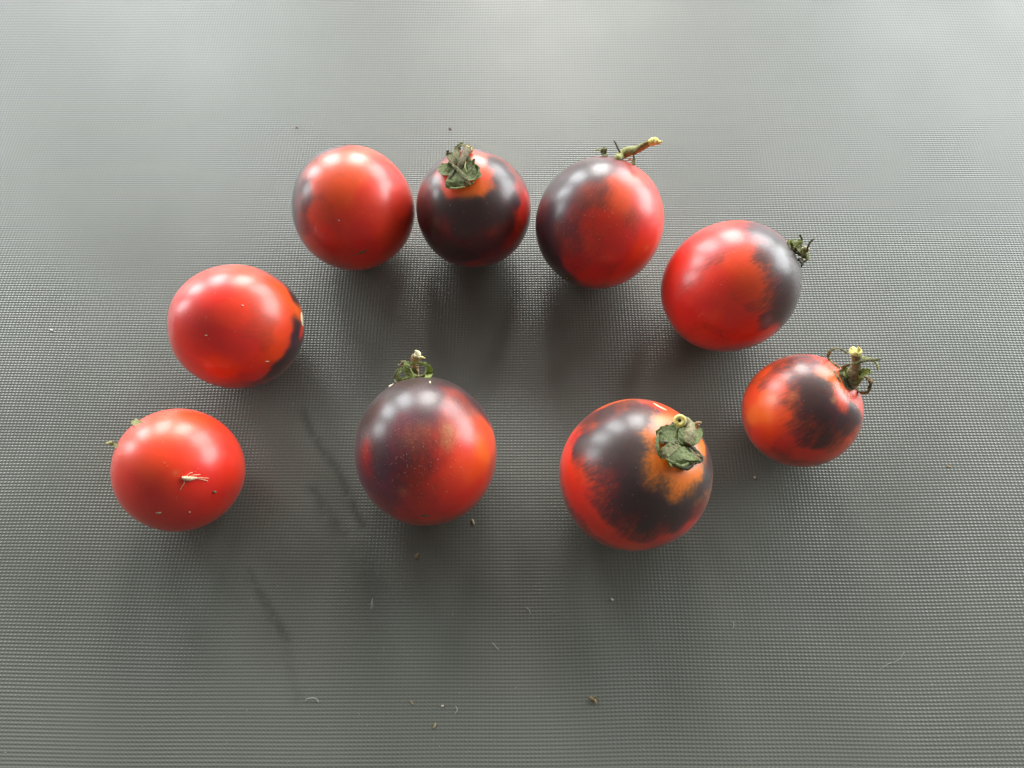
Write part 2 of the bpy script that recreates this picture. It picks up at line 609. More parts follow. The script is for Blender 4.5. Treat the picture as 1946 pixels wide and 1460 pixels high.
def blob(name, c, ax, mat, parent=None, seed=0, rough=.25, nu=12, nv=8):
    """irregular lump with half axes ax = three vectors"""
    r = random.Random(seed)
    ph = [r.random() * 6 for _ in range(4)]
    V, F = [], []
    ax = [np.array(a, float) for a in ax]
    for j in range(nv + 1):
        th = math.pi * j / nv
        for i in range(nu):
            a = 2 * math.pi * i / nu
            k = 1 + rough * (math.sin(2 * a + ph[0]) * math.sin(th) * .5 + math.sin(3 * a + ph[1] + 2 * th) * .35 * math.sin(th) + math.sin(5 * th + ph[2]) * .2)
            V.append(c + (ax[0] * math.sin(th) * math.cos(a) + ax[1] * math.sin(th) * math.sin(a) + ax[2] * math.cos(th)) * k)
    for j in range(nv):
        for i in range(nu):
            F.append((j * nu + i, j * nu + (i + 1) % nu, (j + 1) * nu + (i + 1) % nu, (j + 1) * nu + i))
    return mesh_obj(name, V, F, mat, parent)

def patch(t, name, zx, zy, rx, ry, rot, mat, zoom=None, proud=.06, seed=0, rough=.3, pit=False):
    """thin scar hugging the skin"""
    r = random.Random(seed)
    z = zoom or t.zoom
    ph = [r.random() * 6 for _ in range(3)]
    V, F = [], []
    nr, na = 5, 18
    for j in range(nr + 1):
        q = j / nr
        for i in range(na):
            a = 2 * math.pi * i / na
            k = q * (1 + rough * (.6 * math.sin(2 * a + ph[0]) + .4 * math.sin(3 * a + ph[1])))
            x, y = rx * k * math.cos(a), ry * k * math.sin(a)
            X = zx + x * math.cos(rot) - y * math.sin(rot)
            Y = zy + x * math.sin(rot) + y * math.cos(rot)
            p, n = t.at(*t.to_px(X, Y, z))
            hh = proud * (1 - q ** 2) + .02
            if pit:
                hh = proud * math.sin(q * math.pi) + .015
            if j == nr:
                hh = -.06
            V.append(p + n * hh * .001)
    for j in range(nr):
        for i in range(na):
            F.append((j * na + i, j * na + (i + 1) % na, (j + 1) * na + (i + 1) % na, (j + 1) * na + i))
    return mesh_obj(name, V, F, mat, t.root)

def cut_ring(t, parent, zx, zy, lift, rpx, zoom, mat, normal, hole=True, nm='cut_end', jag=.15, asp=1.0, side=None):
    """cut face of the stalk: a small disc with pith hole"""
    c, _ = t.at(*t.to_px(zx, zy, zoom), lift)
    n = unit(normal)
    a = unit(np.cross(n, side if side is not None else (.2, .9, .3)))
    b = np.cross(n, a)
    R = rpx / zoom[2] * .000143
    V, F = [], []
    prof = [(1.0, -.45), (1.05, 0.0), (.9, .22), (.55, .2), (.28, .05 if hole else .22), (.12, -.35 if hole else .22), (0.02, -.4 if hole else .22)]
    na = 16
    r = random.Random(int(zx))
    jg = [r.uniform(-jag, jag) for _ in range(na)]
    for k, (q, h) in enumerate(prof):
        for i in range(na):
            an = 2 * math.pi * i / na
            hh = h + (jg[i] if k in (1, 2, 3) else 0)
            V.append(c + (a * math.cos(an) * asp + b * math.sin(an)) * R * q + n * R * hh)
    mi = []
    for k in range(len(prof) - 1):
        for i in range(na):
            F.append((k * na + i, k * na + (i + 1) % na, (k + 1) * na + (i + 1) % na, (k + 1) * na + i))
            mi.append(1 if (hole and k >= 4) else 0)
    return mesh_obj(nm, V, F, [mat, M_BROWN], parent, mi=mi)

O0 = [(0, 0, 0)]
# ---- 1: red fruit, upper left of the back row
t = Tomato(0, -0.04388, 0.04578, 0.01664, 1.02405, (-.16, .72, -.67), .05, (520, 240, 4.867),
           'orange-red tomato with a greyish left shoulder, touching the dark tomato with the twisted calyx')
t.paint([(185, 600, .95), (180, 800, .85), (220, 450, 1), (310, 330, 1), (440, 225, .95), (530, 185, .9), (270, 680, .6), (250, 900, .5), (340, 430, .4), (270, 560, .75),
         (600, 600, 0), (700, 300, 0), (500, 350, .08), (1100, 400, 0), (1200, 700, 0), (750, 1000, .08), (500, 1000, .14), (400, 800, .14),
         (850, 1250, .2), (1220, 950, .3), (1150, 1100, .3), (550, 1280, .3), (350, 1100, .25), (900, 600, 0), (700, 800, 0), (1000, 200, 0), (420, 500, .05), (900, 900, .05)],
        [(600, 600, .55), (700, 300, .5), (500, 350, .5), (1100, 400, 0), (1200, 700, .15), (750, 1000, 0), (500, 1000, .1), (400, 800, .35), (500, 750, .4), (900, 650, .15), (850, 1200, 0), (700, 450, .6), (650, 900, .1)])
patch(t, 'blossom_scar', 822, 1165, 40, 14, -.45, M_STALK, proud=.08, seed=3)
patch(t, 'scratch', 760, 1188, 60, 4, -.3, M_BROWN, proud=.04, seed=4)
patch(t, 'pale_speck', 603, 872, 14, 6, .3, M_HAIR, proud=.1)
t.hairs(25, (700, 800), 400, t.zoom, ln=.25, seed=11)

# ---- 2: dark fruit with calyx towards the camera
t = Tomato(1, -0.01061, 0.04594, 0.01584, 1.01981, (-.23, .60, .76), .05, (760, 240, 4.867),
           'purple-black tomato with orange ring round a folded green calyx, middle of the back row')
t.paint([(560, 430, 0), (430, 480, .1), (480, 600, .08), (620, 620, 0), (760, 560, 0), (800, 450, 0), (700, 300, .05), (390, 420, .25), (650, 500, 0), (550, 300, .1), (450, 360, .3), (600, 480, 0), (500, 500, 0), (820, 540, .2),
         (300, 550, .95), (350, 700, 1), (500, 750, .95), (700, 750, .9), (620, 700, .9), (900, 350, .85), (1000, 500, .9), (800, 220, .85), (1050, 650, .8), (950, 800, .8), (600, 950, .92),
         (300, 900, 1), (250, 1050, .95), (200, 700, .85), (220, 580, .62), (450, 1150, .85), (600, 1200, .8), (750, 1100, .68), (870, 1100, .62),
         (700, 1280, .35), (900, 1180, .45), (1100, 950, .2), (1170, 700, 0), (1100, 600, .25), (1150, 820, .05), (1180, 520, .4), (1130, 430, .6), (1050, 1050, .3), (870, 650, .85), (910, 500, .8), (780, 850, .85), (1000, 950, .6), (300, 400, .9), (350, 320, .85)],
        [(620, 620, .85), (760, 560, .8), (800, 450, .5), (700, 300, .3), (480, 600, .5), (430, 480, .1), (390, 420, .2), (1170, 700, 0), (220, 580, .3), (600, 1000, 0), (900, 1100, 0), (560, 430, .5)], boost=.7)
z = (820, 260, 13.27)
st = t.part_empty('stalk')
t.strip('stem', [(720, 820, .6), (760, 640, 2.4), (850, 450, 4.4), (935, 300, 5.8)], [190, 160, 195, 225], M_STALK, z, 'round', 0, st, .1, ncs=12)
cut_ring(t, st, 945, 285, 6.0, 105, z, M_CUT, np.array([.35, .55, .55]), hole=False, jag=.3)
cx = t.part_empty('calyx')
t.strip('sepal', [(650, 780, 1.2), (500, 830, 1.5), (350, 830, 2.0), (225, 735, 1.4)], [110, 300, 330, 130], 'g', z, .3, .25, cx)
t.strip('sepal', [(640, 800, 1.3), (600, 950, 1.7), (600, 1120, 1.9), (610, 1285, 1.0)], [90, 240, 430, 440], 'g', z, .3, .18, cx)
t.strip('sepal', [(760, 750, 1.2), (900, 820, 1.6), (1050, 870, 1.9), (1190, 840, 1.1)], [130, 470, 540, 240], 'g', z, .3, .2, cx)
t.strip('sepal', [(640, 680, 1.2), (540, 580, 2.4), (450, 460, 3.0), (400, 350, 2.8)], [100, 160, 160, 70], 'o', z, .3, .35, cx)
t.strip('sepal', [(700, 700, 1.0), (630, 500, 2.2), (680, 310, 3.2), (770, 210, 3.8), (860, 240, 3.2)], [100, 160, 190, 150, 80], 'o', z, .25, .3, cx)
t.strip('sepal', [(440, 640, 2.2), (560, 740, 2.8), (700, 860, 3.0), (850, 1060, 2.6), (950, 1240, 1.4)], [60, 75, 95, 120, 120], 'o', z, .5, .1, cx)
t.strip('sepal', [(590, 830, 2.2), (480, 1000, 2.6), (390, 1240, 1.6)], [60, 75, 95], 'd', z, .5, .1, cx)
t.strip('sepal', [(850, 600, 1.2), (960, 570, 1.7), (930, 460, 1.6)], [110, 80, 30], 'o', z, .25, .2, cx)
t.strip('sepal', [(860, 640, 2.4), (850, 780, 2.8), (890, 890, 2.4)], [30, 40, 30], 'p', z, .3, .1, cx)
t.strip('sepal', [(1000, 640, 2.2), (1130, 720, 2.6), (1200, 800, 2.2), (1170, 960, 2.0), (1020, 1200, 1.4)], [40, 50, 50, 45, 30], 'g', z, .4, 0, cx)
t.strip('sepal', [(420, 1290, 1.6), (600, 1300, 1.9), (850, 1265, 1.6)], [50, 45, 40], 'p', z, .3, 0, cx)
t.hairs(30, (700, 900), 420, t.zoom, ln=.3, seed=12)

# ---- 3: tomato at the right end of the back row
t = Tomato(2, 0.02385, 0.04011, 0.01721, 1.03776, (.5, .81, -.3), .05, (990, 240, 4.424),
           'half red half purple tomato whose long bent stalk sticks out to the upper right')
t.paint([(380, 350, .95), (250, 500, .95), (500, 400, .9), (600, 330, .85), (700, 330, .75), (650, 400, .75), (200, 650, .85), (170, 800, .8), (220, 950, .78),
         (250, 1100, .82), (320, 1230, .85), (150, 700, .7), (220, 560, .7), (350, 600, .78), (400, 500, .8), (480, 600, .5), (450, 720, .36), (370, 850, .45),
         (400, 1000, .32), (550, 560, .3), (640, 560, .38), (700, 520, .42), (780, 480, .08), (820, 350, .4), (900, 340, .3), (800, 600, 0), (950, 450, 0),
         (1050, 600, 0), (1100, 900, 0), (700, 800, .05), (600, 800, .15), (650, 1000, .12), (800, 1000, 0), (1000, 1100, 0), (900, 1250, .05), (600, 1250, .12),
         (450, 1150, .22), (1150, 750, 0), (700, 600, .3), (300, 950, .6), (300, 700, .75), (750, 270, .5), (1000, 350, .05)],
        [(800, 600, .55), (620, 580, .5), (950, 450, .25), (1050, 600, 0), (1100, 900, 0), (700, 800, .1), (600, 800, .1), (800, 1000, 0), (1060, 1020, .3), (700, 530, .5), (600, 1200, 0), (300, 700, 0)],
        [(1060, 1020, 22, .7)], boost=.8, sig=.135)
z = (1120, 255, 12.97)
st = t.part_empty('stalk')
t.strip('stem', [(680, 640, -3.5), (800, 520, -3), (960, 430, -2), (1150, 390, -1), (1330, 300, 0), (1480, 225, .8)], [200, 230, 240, 190, 170, 140], M_STALKG, z, 'round', 0, st, .06, ncs=12)
t.strip('cut_end', [(1460, 225, .8), (1560, 185, 1.2), (1640, 185, 1.6), (1720, 205, 1.8), (1800, 180, 2)], [120, 190, 170, 90, 30], 'y', z, 'round', 0, st, .25)
cx = t.part_empty('calyx')
t.strip('sepal', [(765, 640, -1.5), (745, 480, -.6), (690, 330, .2), (640, 220, .7), (595, 155, 1)], [115, 95, 70, 50, 18], 'd', z, .3, .3, cx)
t.strip('sepal', [(1085, 760, -1), (1090, 600, -.6), (1090, 480, 0), (1180, 370, .6), (1300, 265, 1.2), (1450, 195, 1.8)], [90, 80, 60, 55, 70, 50], 'O', z, .3, .3, cx)
t.strip('sepal', [(400, 560, -2.5), (320, 480, -1.6), (320, 390, -1), (390, 370, -.6), (390, 480, -.6)], [130, 110, 90, 80, 50], 'O', z, .3, .4, cx)
t.strip('sepal', [(290, 420, -1), (200, 385, -.8), (110, 410, -.6)], [70, 50, 15], 'p', z, .25, .2, cx)
t.strip('sepal', [(970, 640, -2), (1045, 610, -1.6), (1060, 700, -1.4)], [40, 70, 40], 'w', z, .25, .2, cx)
patch(t, 'blossom_scar', 385, 1275, 42, 20, .15, M_DARK, proud=.18, seed=5, pit=True)
patch(t, 'pale_speck', 390, 1276, 13, 9, 0, M_HAIR, proud=.15)
t.hairs(110, (640, 700), 380, t.zoom, ln=.32, seed=13)

# ---- 4: red with a black shoulder to the right
t = Tomato(3, 0.05709, 0.02029, 0.01675, 1.07685, (.86, .45, -.2), .05, (1230, 400, 5.035),
           'large red tomato with a smooth grey-black shoulder and a short dried calyx pointing right')
t.paint([(1400, 500, 1), (1300, 400, 1), (1450, 700, 1), (1400, 900, 1), (1250, 850, .9), (1200, 1020, .9), (1300, 1050, .95), (1150, 1050, .75), (1100, 220, .9),
         (1200, 300, .95), (1000, 160, .75), (900, 150, .45), (1250, 550, .9), (1150, 430, .88), (1080, 420, .72), (1040, 430, .5), (1180, 560, .55), (1130, 650, .35),
         (1200, 680, .5), (1240, 750, .7), (1150, 800, .3), (1170, 900, .5), (1100, 900, .2), (1050, 300, .5), (1200, 1150, .2), (1300, 1150, .6), (1100, 1200, .1),
         (1050, 600, 0), (1000, 750, 0), (1060, 720, 0), (900, 500, 0), (700, 700, 0), (300, 500, 0), (200, 700, 0), (500, 300, 0), (800, 250, 0), (500, 900, 0),
         (300, 1000, 0), (800, 1000, 0), (900, 1200, .1), (600, 1250, .1), (1000, 1100, .05), (950, 350, .1), (850, 130, .1), (150, 800, 0), (950, 420, .05), (1130, 520, .6), (1320, 700, .92)],
        [(1050, 600, .55), (1000, 750, .5), (1100, 720, .5), (900, 500, .35), (700, 700, .08), (300, 500, 0), (200, 700, 0), (500, 300, 0), (800, 250, 0), (500, 900, 0), (300, 1000, 0), (800, 1000, .05), (900, 1200, 0), (900, 850, .2)], boost=.35, sig=.12)
z = (1480, 440, 18.25)
st = t.part_empty('stalk')
t.strip('stem', [(800, 760, -1.6), (880, 690, -1), (940, 640, -.4), (985, 600, 0)], [250, 230, 200, 170], M_STALKG, z, 'round', 0, st, .1)
t.strip('cut_end', [(820, 600, .2), (900, 570, .6), (990, 590, .8), (1060, 650, .6)], [60, 90, 100, 50], 'w', z, 'round', 0, st, .25)
cx = t.part_empty('calyx')
t.strip('sepal', [(330, 520, -1.4), (540, 620, -1.0), (740, 720, -.8), (860, 860, -.8)], [200, 460, 480, 280], 'O', z, .35, .3, cx, .15)
t.strip('sepal', [(300, 420, -.5), (450, 460, .2), (600, 450, .8), (740, 400, 1.1), (840, 380, .9)], [160, 330, 330, 220, 100], 'G', z, .35, .3, cx, .18)
for q in range(5):
    t.strip('sepal', [(380 + 60 * q, 400 + 45 * q, 1.0), (520 + 40 * q, 370 + 50 * q, 1.5), (700, 360 + 38 * q, 1.6), (800, 350 + 30 * q, 1.4)], [20, 34, 32, 20], 'p', z, .25, 0, cx)
t.strip('sepal', [(600, 760, -.2), (720, 800, .4), (850, 850, .6), (960, 860, .2)], [200, 330, 290, 200], 'O', z, .35, .3, cx, .2)
t.strip('sepal', [(760, 560, .8), (800, 680, 1.2), (860, 800, 1.1), (920, 900, .6)], [50, 60, 70, 80], 'p', z, .3, .1, cx)
t.strip('sepal', [(700, 990, -.2), (790, 1090, .2), (790, 1240, 0)], [260, 190, 30], 'd', z, .3, .3, cx)
t.strip('sepal', [(950, 740, .6), (985, 850, .8), (985, 960, .6), (900, 1040, .2)], [110, 130, 140, 90], 'p', z, .3, .3, cx, .2)
t.strip('sepal', [(680, 960, .6), (780, 950, .8), (870, 910, .7)], [40, 55, 40], 'w', z, .3, .1, cx)
t.strip('sepal', [(980, 710, 1.2), (1000, 560, 1.8), (1060, 420, 2.3), (1130, 330, 2.8), (1215, 260, 3.2)], [55, 50, 55, 60, 40], 'd', z, .5, .1, cx)
t.strip('sepal', [(815, 300, .4), (775, 205, .9), (720, 110, 1.3)], [60, 52, 36], 'd', z, .5, .1, cx)
t.hairs(90, (800, 700), 520, t.zoom, ln=.32, seed=14)

# ---- 5: red, black streak and stem scar on its right rim
t = Tomato(4, -0.07047, 0.00911, 0.01589, 1.05174, (.98, .08, -.16), .05, (290, 480, 5.214),
           'matt red tomato without calyx, black bands and a cream stem scar on its right rim')
t.paint([(1200, 225, .85), (1350, 320, 1), (1440, 430, 1), (1420, 480, .95), (1120, 190, .6), (1430, 720, 1), (1400, 850, 1), (1450, 950, 1), (1350, 1000, .95), (1280, 1100, .95),
         (1200, 1200, .9), (1100, 1280, .55), (1400, 660, .7), (1420, 570, 0), (1450, 620, .05), (1350, 600, 0), (1250, 370, 0), (1310, 450, .05), (1475, 800, 0), (1150, 350, 0),
         (1300, 800, 0), (1240, 1000, .05), (1050, 1200, .15), (1000, 1100, 0), (800, 600, 0), (600, 400, 0), (300, 600, 0), (400, 900, 0), (700, 1150, 0), (700, 900, 0),
         (900, 1000, 0), (1000, 250, 0), (900, 150, 0), (1050, 190, .2), (1340, 720, .08), (1310, 900, .1), (1400, 380, .95), (1460, 560, .02), (1480, 870, .9)],
        [(1420, 570, .75), (1450, 620, .7), (1350, 600, .4), (1250, 350, .5), (1300, 450, .5), (1475, 800, .1), (1150, 350, .2), (1300, 800, .3), (1250, 1000, .3), (1050, 1200, 0), (800, 600, .15),
         (600, 400, 0), (300, 600, 0), (400, 900, 0), (700, 1150, .25), (700, 900, 0), (900, 1000, 0), (1000, 250, .3)])
patch(t, 'stem_scar', 1480, 660, 12, 66, -.1, M_CUTW, proud=.14, seed=6)
t.hairs(35, (760, 800), 480, t.zoom, ln=.3, seed=15)
patch(t, 'pale_speck', 890, 525, 20, 5, 0, M_HAIR, proud=.1)
patch(t, 'pale_speck', 530, 822, 18, 5, 0, M_HAIR, proud=.1, seed=2)
patch(t, 'pale_speck', 1135, 1080, 22, 5, 0, M_HAIR, proud=.1, seed=3)

# ---- 6: bright red, front left
t = Tomato(5, -0.07896, -0.02876, 0.01438, 1.03105, (-.75, .5, -.45), .05, (180, 750, 5.214),
           'bright red tomato at the front left with a shed insect skin lying on it')
t.paint([(450, 350, 0), (900, 200, 0), (800, 700, 0), (850, 1300, .10), (1400, 700, 0), (300, 900, 0), (600, 1200, .06), (1200, 1150, .04)],
        [(450, 350, .3), (650, 330, .45), (900, 200, .35), (800, 700, .2), (850, 1300, 0), (1400, 700, .1), (300, 900, .05), (600, 600, .3), (1000, 850, .0), (500, 1100, 0), (1200, 1100, 0)],
        [(795, 775, 22, .5)])
z = t.zoom
cx = t.part_empty('calyx')
t.strip('sepal', [(560, 330, -4), (470, 305, -2.6), (420, 290, -2), (368, 268, -1.6)], [60, 60, 55, 18], 'p', z, .35, .3, cx, .2)
t.strip('sepal', [(400, 250, -1.9), (425, 275, -1.8), (395, 300, -1.8)], [20, 35, 20], 'p', z, .3, .2, cx, .2)
t.strip('sepal', [(300, 540, -4), (235, 512, -2.6), (190, 495, -2), (160, 475, -1.8), (110, 490, -1.6)], [40, 38, 32, 36, 20], 'p', z, .3, .3, cx, .25)
t.hairs(30, (860, 850), 500, t.zoom, ln=.28, seed=16)
T6 = t

# ---- 7: purple-red, front middle
t = Tomato(6, -0.02038, -0.02488, 0.01669, 1.06008, (-.17, .93, -.3), .05, (650, 650, 3.947),
           'speckled purple-red tomato with looped pale green sepals above it, front row middle')
t.paint([(250, 400, 1), (200, 550, 1), (400, 400, 1), (600, 300, 1), (800, 300, .98), (950, 380, .9), (1000, 450, .85), (1050, 530, .72), (300, 550, .9), (450, 450, .88),
         (650, 430, .85), (150, 680, .85), (120, 800, .72), (170, 800, .42), (180, 900, .45), (130, 950, .6), (260, 700, .8), (260, 850, .8), (300, 950, .72), (250, 1100, .6),
         (400, 700, .62), (500, 600, .58), (600, 560, .78), (680, 590, .75), (500, 800, .58), (450, 900, .55), (600, 720, .5), (700, 650, .32), (780, 600, .3), (850, 500, .42),
         (900, 450, .5), (980, 560, .5), (1000, 620, .18), (950, 650, .1), (620, 830, .48), (620, 900, .35), (550, 1000, .3), (400, 1050, .50), (350, 1150, .52), (300, 1200, .45),
         (500, 1150, .25), (600, 1230, .15), (450, 1270, .25), (700, 1280, .1), (1050, 800, 0), (1000, 950, 0), (900, 900, 0), (800, 1000, 0), (850, 1100, 0), (1100, 700, 0),
         (1060, 620, .05), (700, 1050, .15), (750, 850, .2), (750, 720, .35), (850, 1200, 0), (1000, 1100, 0), (900, 750, .1), (850, 620, .35)],
        [(1050, 800, .75), (1000, 950, .5), (900, 900, .35), (800, 1000, .2), (850, 1100, .1), (1100, 700, .5), (1060, 620, .5), (700, 1050, .1), (750, 850, .1), (750, 720, .3), (850, 1200, 0), (1000, 1100, .1), (900, 750, .1),
         (500, 600, 0), (300, 900, 0), (600, 1200, 0)],
        boost=.5, sig=.135, tan=[(800, 665, 45, .75), (850, 690, 32, .6), (790, 745, 45, .55), (835, 740, 25, .5), (450, 1115, 30, .35), (600, 650, 60, .22), (520, 700, 90, .2)])
z = (730, 660, 17.69)
st = t.part_empty('stalk')
t.strip('stem', [(1040, 960, -3.6), (1040, 700, -3.3), (1035, 500, -3), (1050, 360, -2.6), (1090, 270, -2.2)], [260, 230, 250, 280, 200], M_TAN, z, 'round', 0, st, .1, ncs=12)
t.strip('cut_end', [(1110, 320, -2.0), (1120, 230, -1.8), (1090, 160, -1.6), (1050, 110, -1.5)], [210, 210, 130, 50], 'w', z, 'round', 0, st, .15)
t.strip('splinter', [(1180, 340, -2), (1290, 350, -1.6), (1380, 372, -1.3)], [110, 75, 20], 'y', z, 'round', 0, st, .1)
cx = t.part_empty('calyx')
F_ = (0, -.35, 1)
t.strip('sepal', [(1480, 1040, -2.4), (1520, 900, -1.9), (1510, 740, -1.4), (1420, 610, -1.0), (1270, 540, -1.0), (1080, 525, -1.5), (880, 565, -2)], [210, 215, 200, 150, 85, 60, 70], 'G', z, .3, .2, cx, face=F_)
t.strip('sepal', [(870, 720, -.9), (950, 870, -.7), (1100, 970, -.7), (1260, 960, -.7), (1380, 860, -.7), (1405, 700, -.9)], [50, 55, 60, 55, 45, 28], 'p', z, .3, 0, cx, face=F_)
t.strip('sepal', [(770, 490, -.4), (755, 650, .1), (800, 830, .2), (900, 960, 0), (1040, 1010, -.5)], [110, 190, 200, 170, 90], 'G', z, .3, .2, cx, face=F_)
t.strip('sepal', [(900, 740, -1.9), (1000, 860, -1.8), (1080, 980, -1.8)], [190, 250, 130], 'O', z, .3, .2, cx, face=F_)
t.strip('sepal', [(590, 710, -1.5), (490, 820, -1), (450, 950, -.5), (540, 1080, -.2), (650, 1110, -.2)], [80, 150, 150, 110, 70], 'G', z, .3, .2, cx, face=F_)
t.strip('sepal', [(470, 760, -.6), (360, 930, -.3), (340, 1080, -.1), (410, 1210, 0)], [50, 55, 60, 50], 'd', z, .3, .1, cx, face=F_)
t.strip('sepal', [(430, 1180, -.2), (650, 1100, -.4), (850, 1010, -.8), (1150, 1010, -1), (1480, 980, -1.4)], [110, 110, 120, 90, 100], 'G', z, .3, .2, cx, face=F_)
t.strip('sepal', [(560, 640, -1.6), (520, 600, -1.3), (600, 550, -1), (690, 490, -.8)], [40, 60, 70, 50], 'b', z, .35, .3, cx, .3)
t.strip('sepal', [(460, 600, -1.2), (560, 620, -1), (650, 640, -1)], [40, 60, 40], 't', z, .3, .2, cx, .3)
t.strip('sepal', [(560, 470, -1.4), (640, 480, -1), (720, 470, -.8)], [20, 36, 40], 'p', z, .3, .2, cx)
t.strip('sepal', [(170, 1330, -.3), (230, 1285, -.3), (330, 1240, -.3)], [50, 55, 30], 'w', z, .3, .1, cx, .3)
t.strip('sepal', [(1060, 600, -1), (1130, 620, -.9), (1230, 590, -.9)], [60, 30, 40], 'O', z, .3, .2, cx)
patch(t, 'blossom_scar', 625, 1302, 34, 9, 0, M_BROWN, proud=.15, seed=8, pit=True)
patch(t, 'pale_speck', 627, 1303, 8, 4, 0, M_TAN, proud=.12)
patch(t, 'dark_spot', 490, 1075, 10, 7, 0, M_BROWN, proud=.05)
patch(t, 'pale_speck', 660, 302, 10, 8, 0, M_HAIR, proud=.15)
t.hairs(260, (560, 740), 430, t.zoom, ln=.34, seed=17)
t.hairs(60, (620, 850), 540, t.zoom, ln=.28, seed=27)

# ---- 8: the largest, black with orange star
t = Tomato(7, 0.02838, -0.0312, 0.01733, 1.03512, (.57, .42, .70), .06, (1040, 740, 4.562),
           'largest tomato, brown-black over red with a bright orange star round its green calyx')
t.paint([(750, 250, .95), (650, 330, .95), (500, 400, 1), (400, 500, .97), (280, 480, .92), (350, 250, .65), (500, 200, .8), (650, 130, .55), (800, 150, .75), (900, 180, .62),
         (850, 300, .92), (800, 450, 1), (700, 550, .95), (600, 500, 1), (750, 650, 1), (600, 620, .88), (450, 600, .85), (350, 600, .62), (300, 650, .38), (400, 700, .45),
         (500, 750, .5), (600, 750, .75), (800, 750, 1), (700, 850, .98), (550, 850, .5), (450, 850, .35), (400, 930, .35), (500, 950, .45), (600, 950, .8), (600, 1080, .7),
         (520, 1080, .5), (700, 1000, .95), (850, 950, 1), (1000, 860, .95), (950, 1050, 1), (1100, 1100, 1), (1200, 950, 1), (1300, 860, .97), (1390, 750, 1), (1410, 600, .97),
         (1400, 490, .9), (850, 1200, .92), (700, 1180, .6), (700, 1250, .4), (850, 1290, .5), (1000, 1190, .8), (1100, 1190, .75), (980, 1225, .35), (1200, 1100, .85), (1280, 1080, .5),
         (1220, 1190, .12), (1000, 1300, .08), (650, 1330, .05), (800, 1360, .05), (170, 550, 0), (180, 750, 0), (230, 430, .25), (200, 420, 0), (260, 720, .1), (220, 900, 0),
         (320, 850, .1), (300, 1000, 0), (400, 1100, .05), (450, 1200, 0), (550, 1250, .1), (300, 280, .35), (450, 130, .12), (600, 90, .08), (900, 120, .25), (1000, 150, 0),
         (1100, 210, 0), (920, 340, .12), (870, 420, .1), (1000, 270, 0), (860, 620, 0), (890, 750, 0), (910, 820, .35), (1000, 690, 0), (1050, 760, 0), (1110, 850, 0), (1170, 900, .05),
         (1200, 750, 0), (1280, 780, 0), (1310, 700, 0), (1330, 500, .05), (1280, 450, 0), (1100, 500, 0), (1150, 650, 0), (960, 820, .6), (1030, 800, .4), (1070, 870, .45), (790, 560, .95), (820, 680, .85),
         (1240, 860, .35), (1350, 640, .6), (1200, 260, 0)],
        [(920, 340, .8), (880, 420, .95), (1000, 270, 1), (860, 600, 1), (890, 750, .95), (1000, 700, 1), (1050, 750, 1), (1100, 850, 1), (1180, 900, 1), (1200, 750, 1), (1280, 780, 1), (1310, 700, 1),
         (1320, 500, 1), (1280, 450, 1), (1100, 500, 1), (1150, 650, 1), (1000, 170, .25), (1100, 210, .6), (170, 550, .12), (180, 750, .1), (300, 1000, .05), (550, 1250, .05), (1000, 1300, 0), (500, 700, .2), (600, 400, .2),
         (700, 1000, 0), (1220, 1190, 0), (1060, 240, .9)], boost=.4)
z = (1230, 780, 12.17)
st = t.part_empty('stalk')
t.strip('stem', [(860, 780, .6), (950, 560, 3.2), (960, 380, 5.6), (880, 280, 7.2), (790, 245, 8.2)], [290, 270, 235, 215, 205], M_STALKT, z, 'round', 0, st, .08, ncs=12)
pc, _ = t.at(*t.to_px(750, 240, z), 8.6)
cut_ring(t, st, 752, 240, 8.7, 115, z, M_CUT, CAM - pc + np.array([-.02, .0, .0]), hole=True, jag=.06)
V, F = [], []
r = random.Random(5)
for _ in range(90):
    q = r.random()
    zx, zy, lf = [(880 + 80 * math.sin(q * 3), 300 + 460 * (1 - q), 1 + 6 * q)][0]
    p, n = t.at(*t.to_px(zx + r.uniform(-60, 130), zy + r.uniform(-60, 60), z), lf)
    d = unit((r.uniform(-.2, 1.2), r.uniform(-.6, .8), r.uniform(-.4, .8)))
    L = r.uniform(.5, 1.2) * .001
    tube(V, F, [p, p + d * L * .5, p + d * L + np.array([0, 0, -.2]) * L], [2.2e-5, 2e-5, 1e-5])
tag(mesh_obj('fuzz', V, F, M_HAIR, st), kind='stuff')
cx = t.part_empty('calyx')
t.strip('sepal', [(800, 800, 1.8), (800, 640, 3.0), (810, 500, 3.6), (860, 420, 4.2)], [150, 190, 150, 70], 'g', z, .35, .2, cx)
t.strip('sepal', [(800, 620, 1.4), (620, 570, 1.9), (420, 590, 2.0), (240, 640, 1.0)], [200, 340, 360, 240], 'g', z, .35, .22, cx)
t.strip('sepal', [(700, 770, 1.8), (560, 860, 2.4), (400, 980, 2.3), (280, 1070, 1.2)], [140, 180, 190, 130], 'o', z, .4, .2, cx)
t.strip('sepal', [(250, 560, 1.8), (225, 700, 2.0), (240, 880, 1.9), (290, 1050, 1.5)], [40, 60, 60, 60], 'g', z, .4, 0, cx)
t.strip('sepal', [(860, 830, 1.2), (810, 980, 1.8), (780, 1120, 2.2), (790, 1260, 1.2)], [200, 500, 640, 420], 'g', z, .35, .2, cx)
t.strip('sepal', [(960, 880, 2.2), (1060, 1020, 3.0), (1060, 1190, 3.0), (940, 1330, 2.2), (760, 1320, 1.6), (560, 1230, 1.3)], [60, 85, 95, 90, 60, 30], 'd', z, .6, 0, cx)
t.strip('sepal', [(960, 800, 1.6), (1100, 910, 2.6), (1220, 1050, 3.0), (1240, 1150, 2.6), (1110, 1220, 1.6)], [90, 75, 85, 85, 50], 'd', z, .6, .1, cx)
t.strip('sepal', [(1040, 960, 1.6), (1120, 1080, 2.0), (1140, 1190, 1.6)], [100, 160, 80], 't', z, .3, .2, cx)
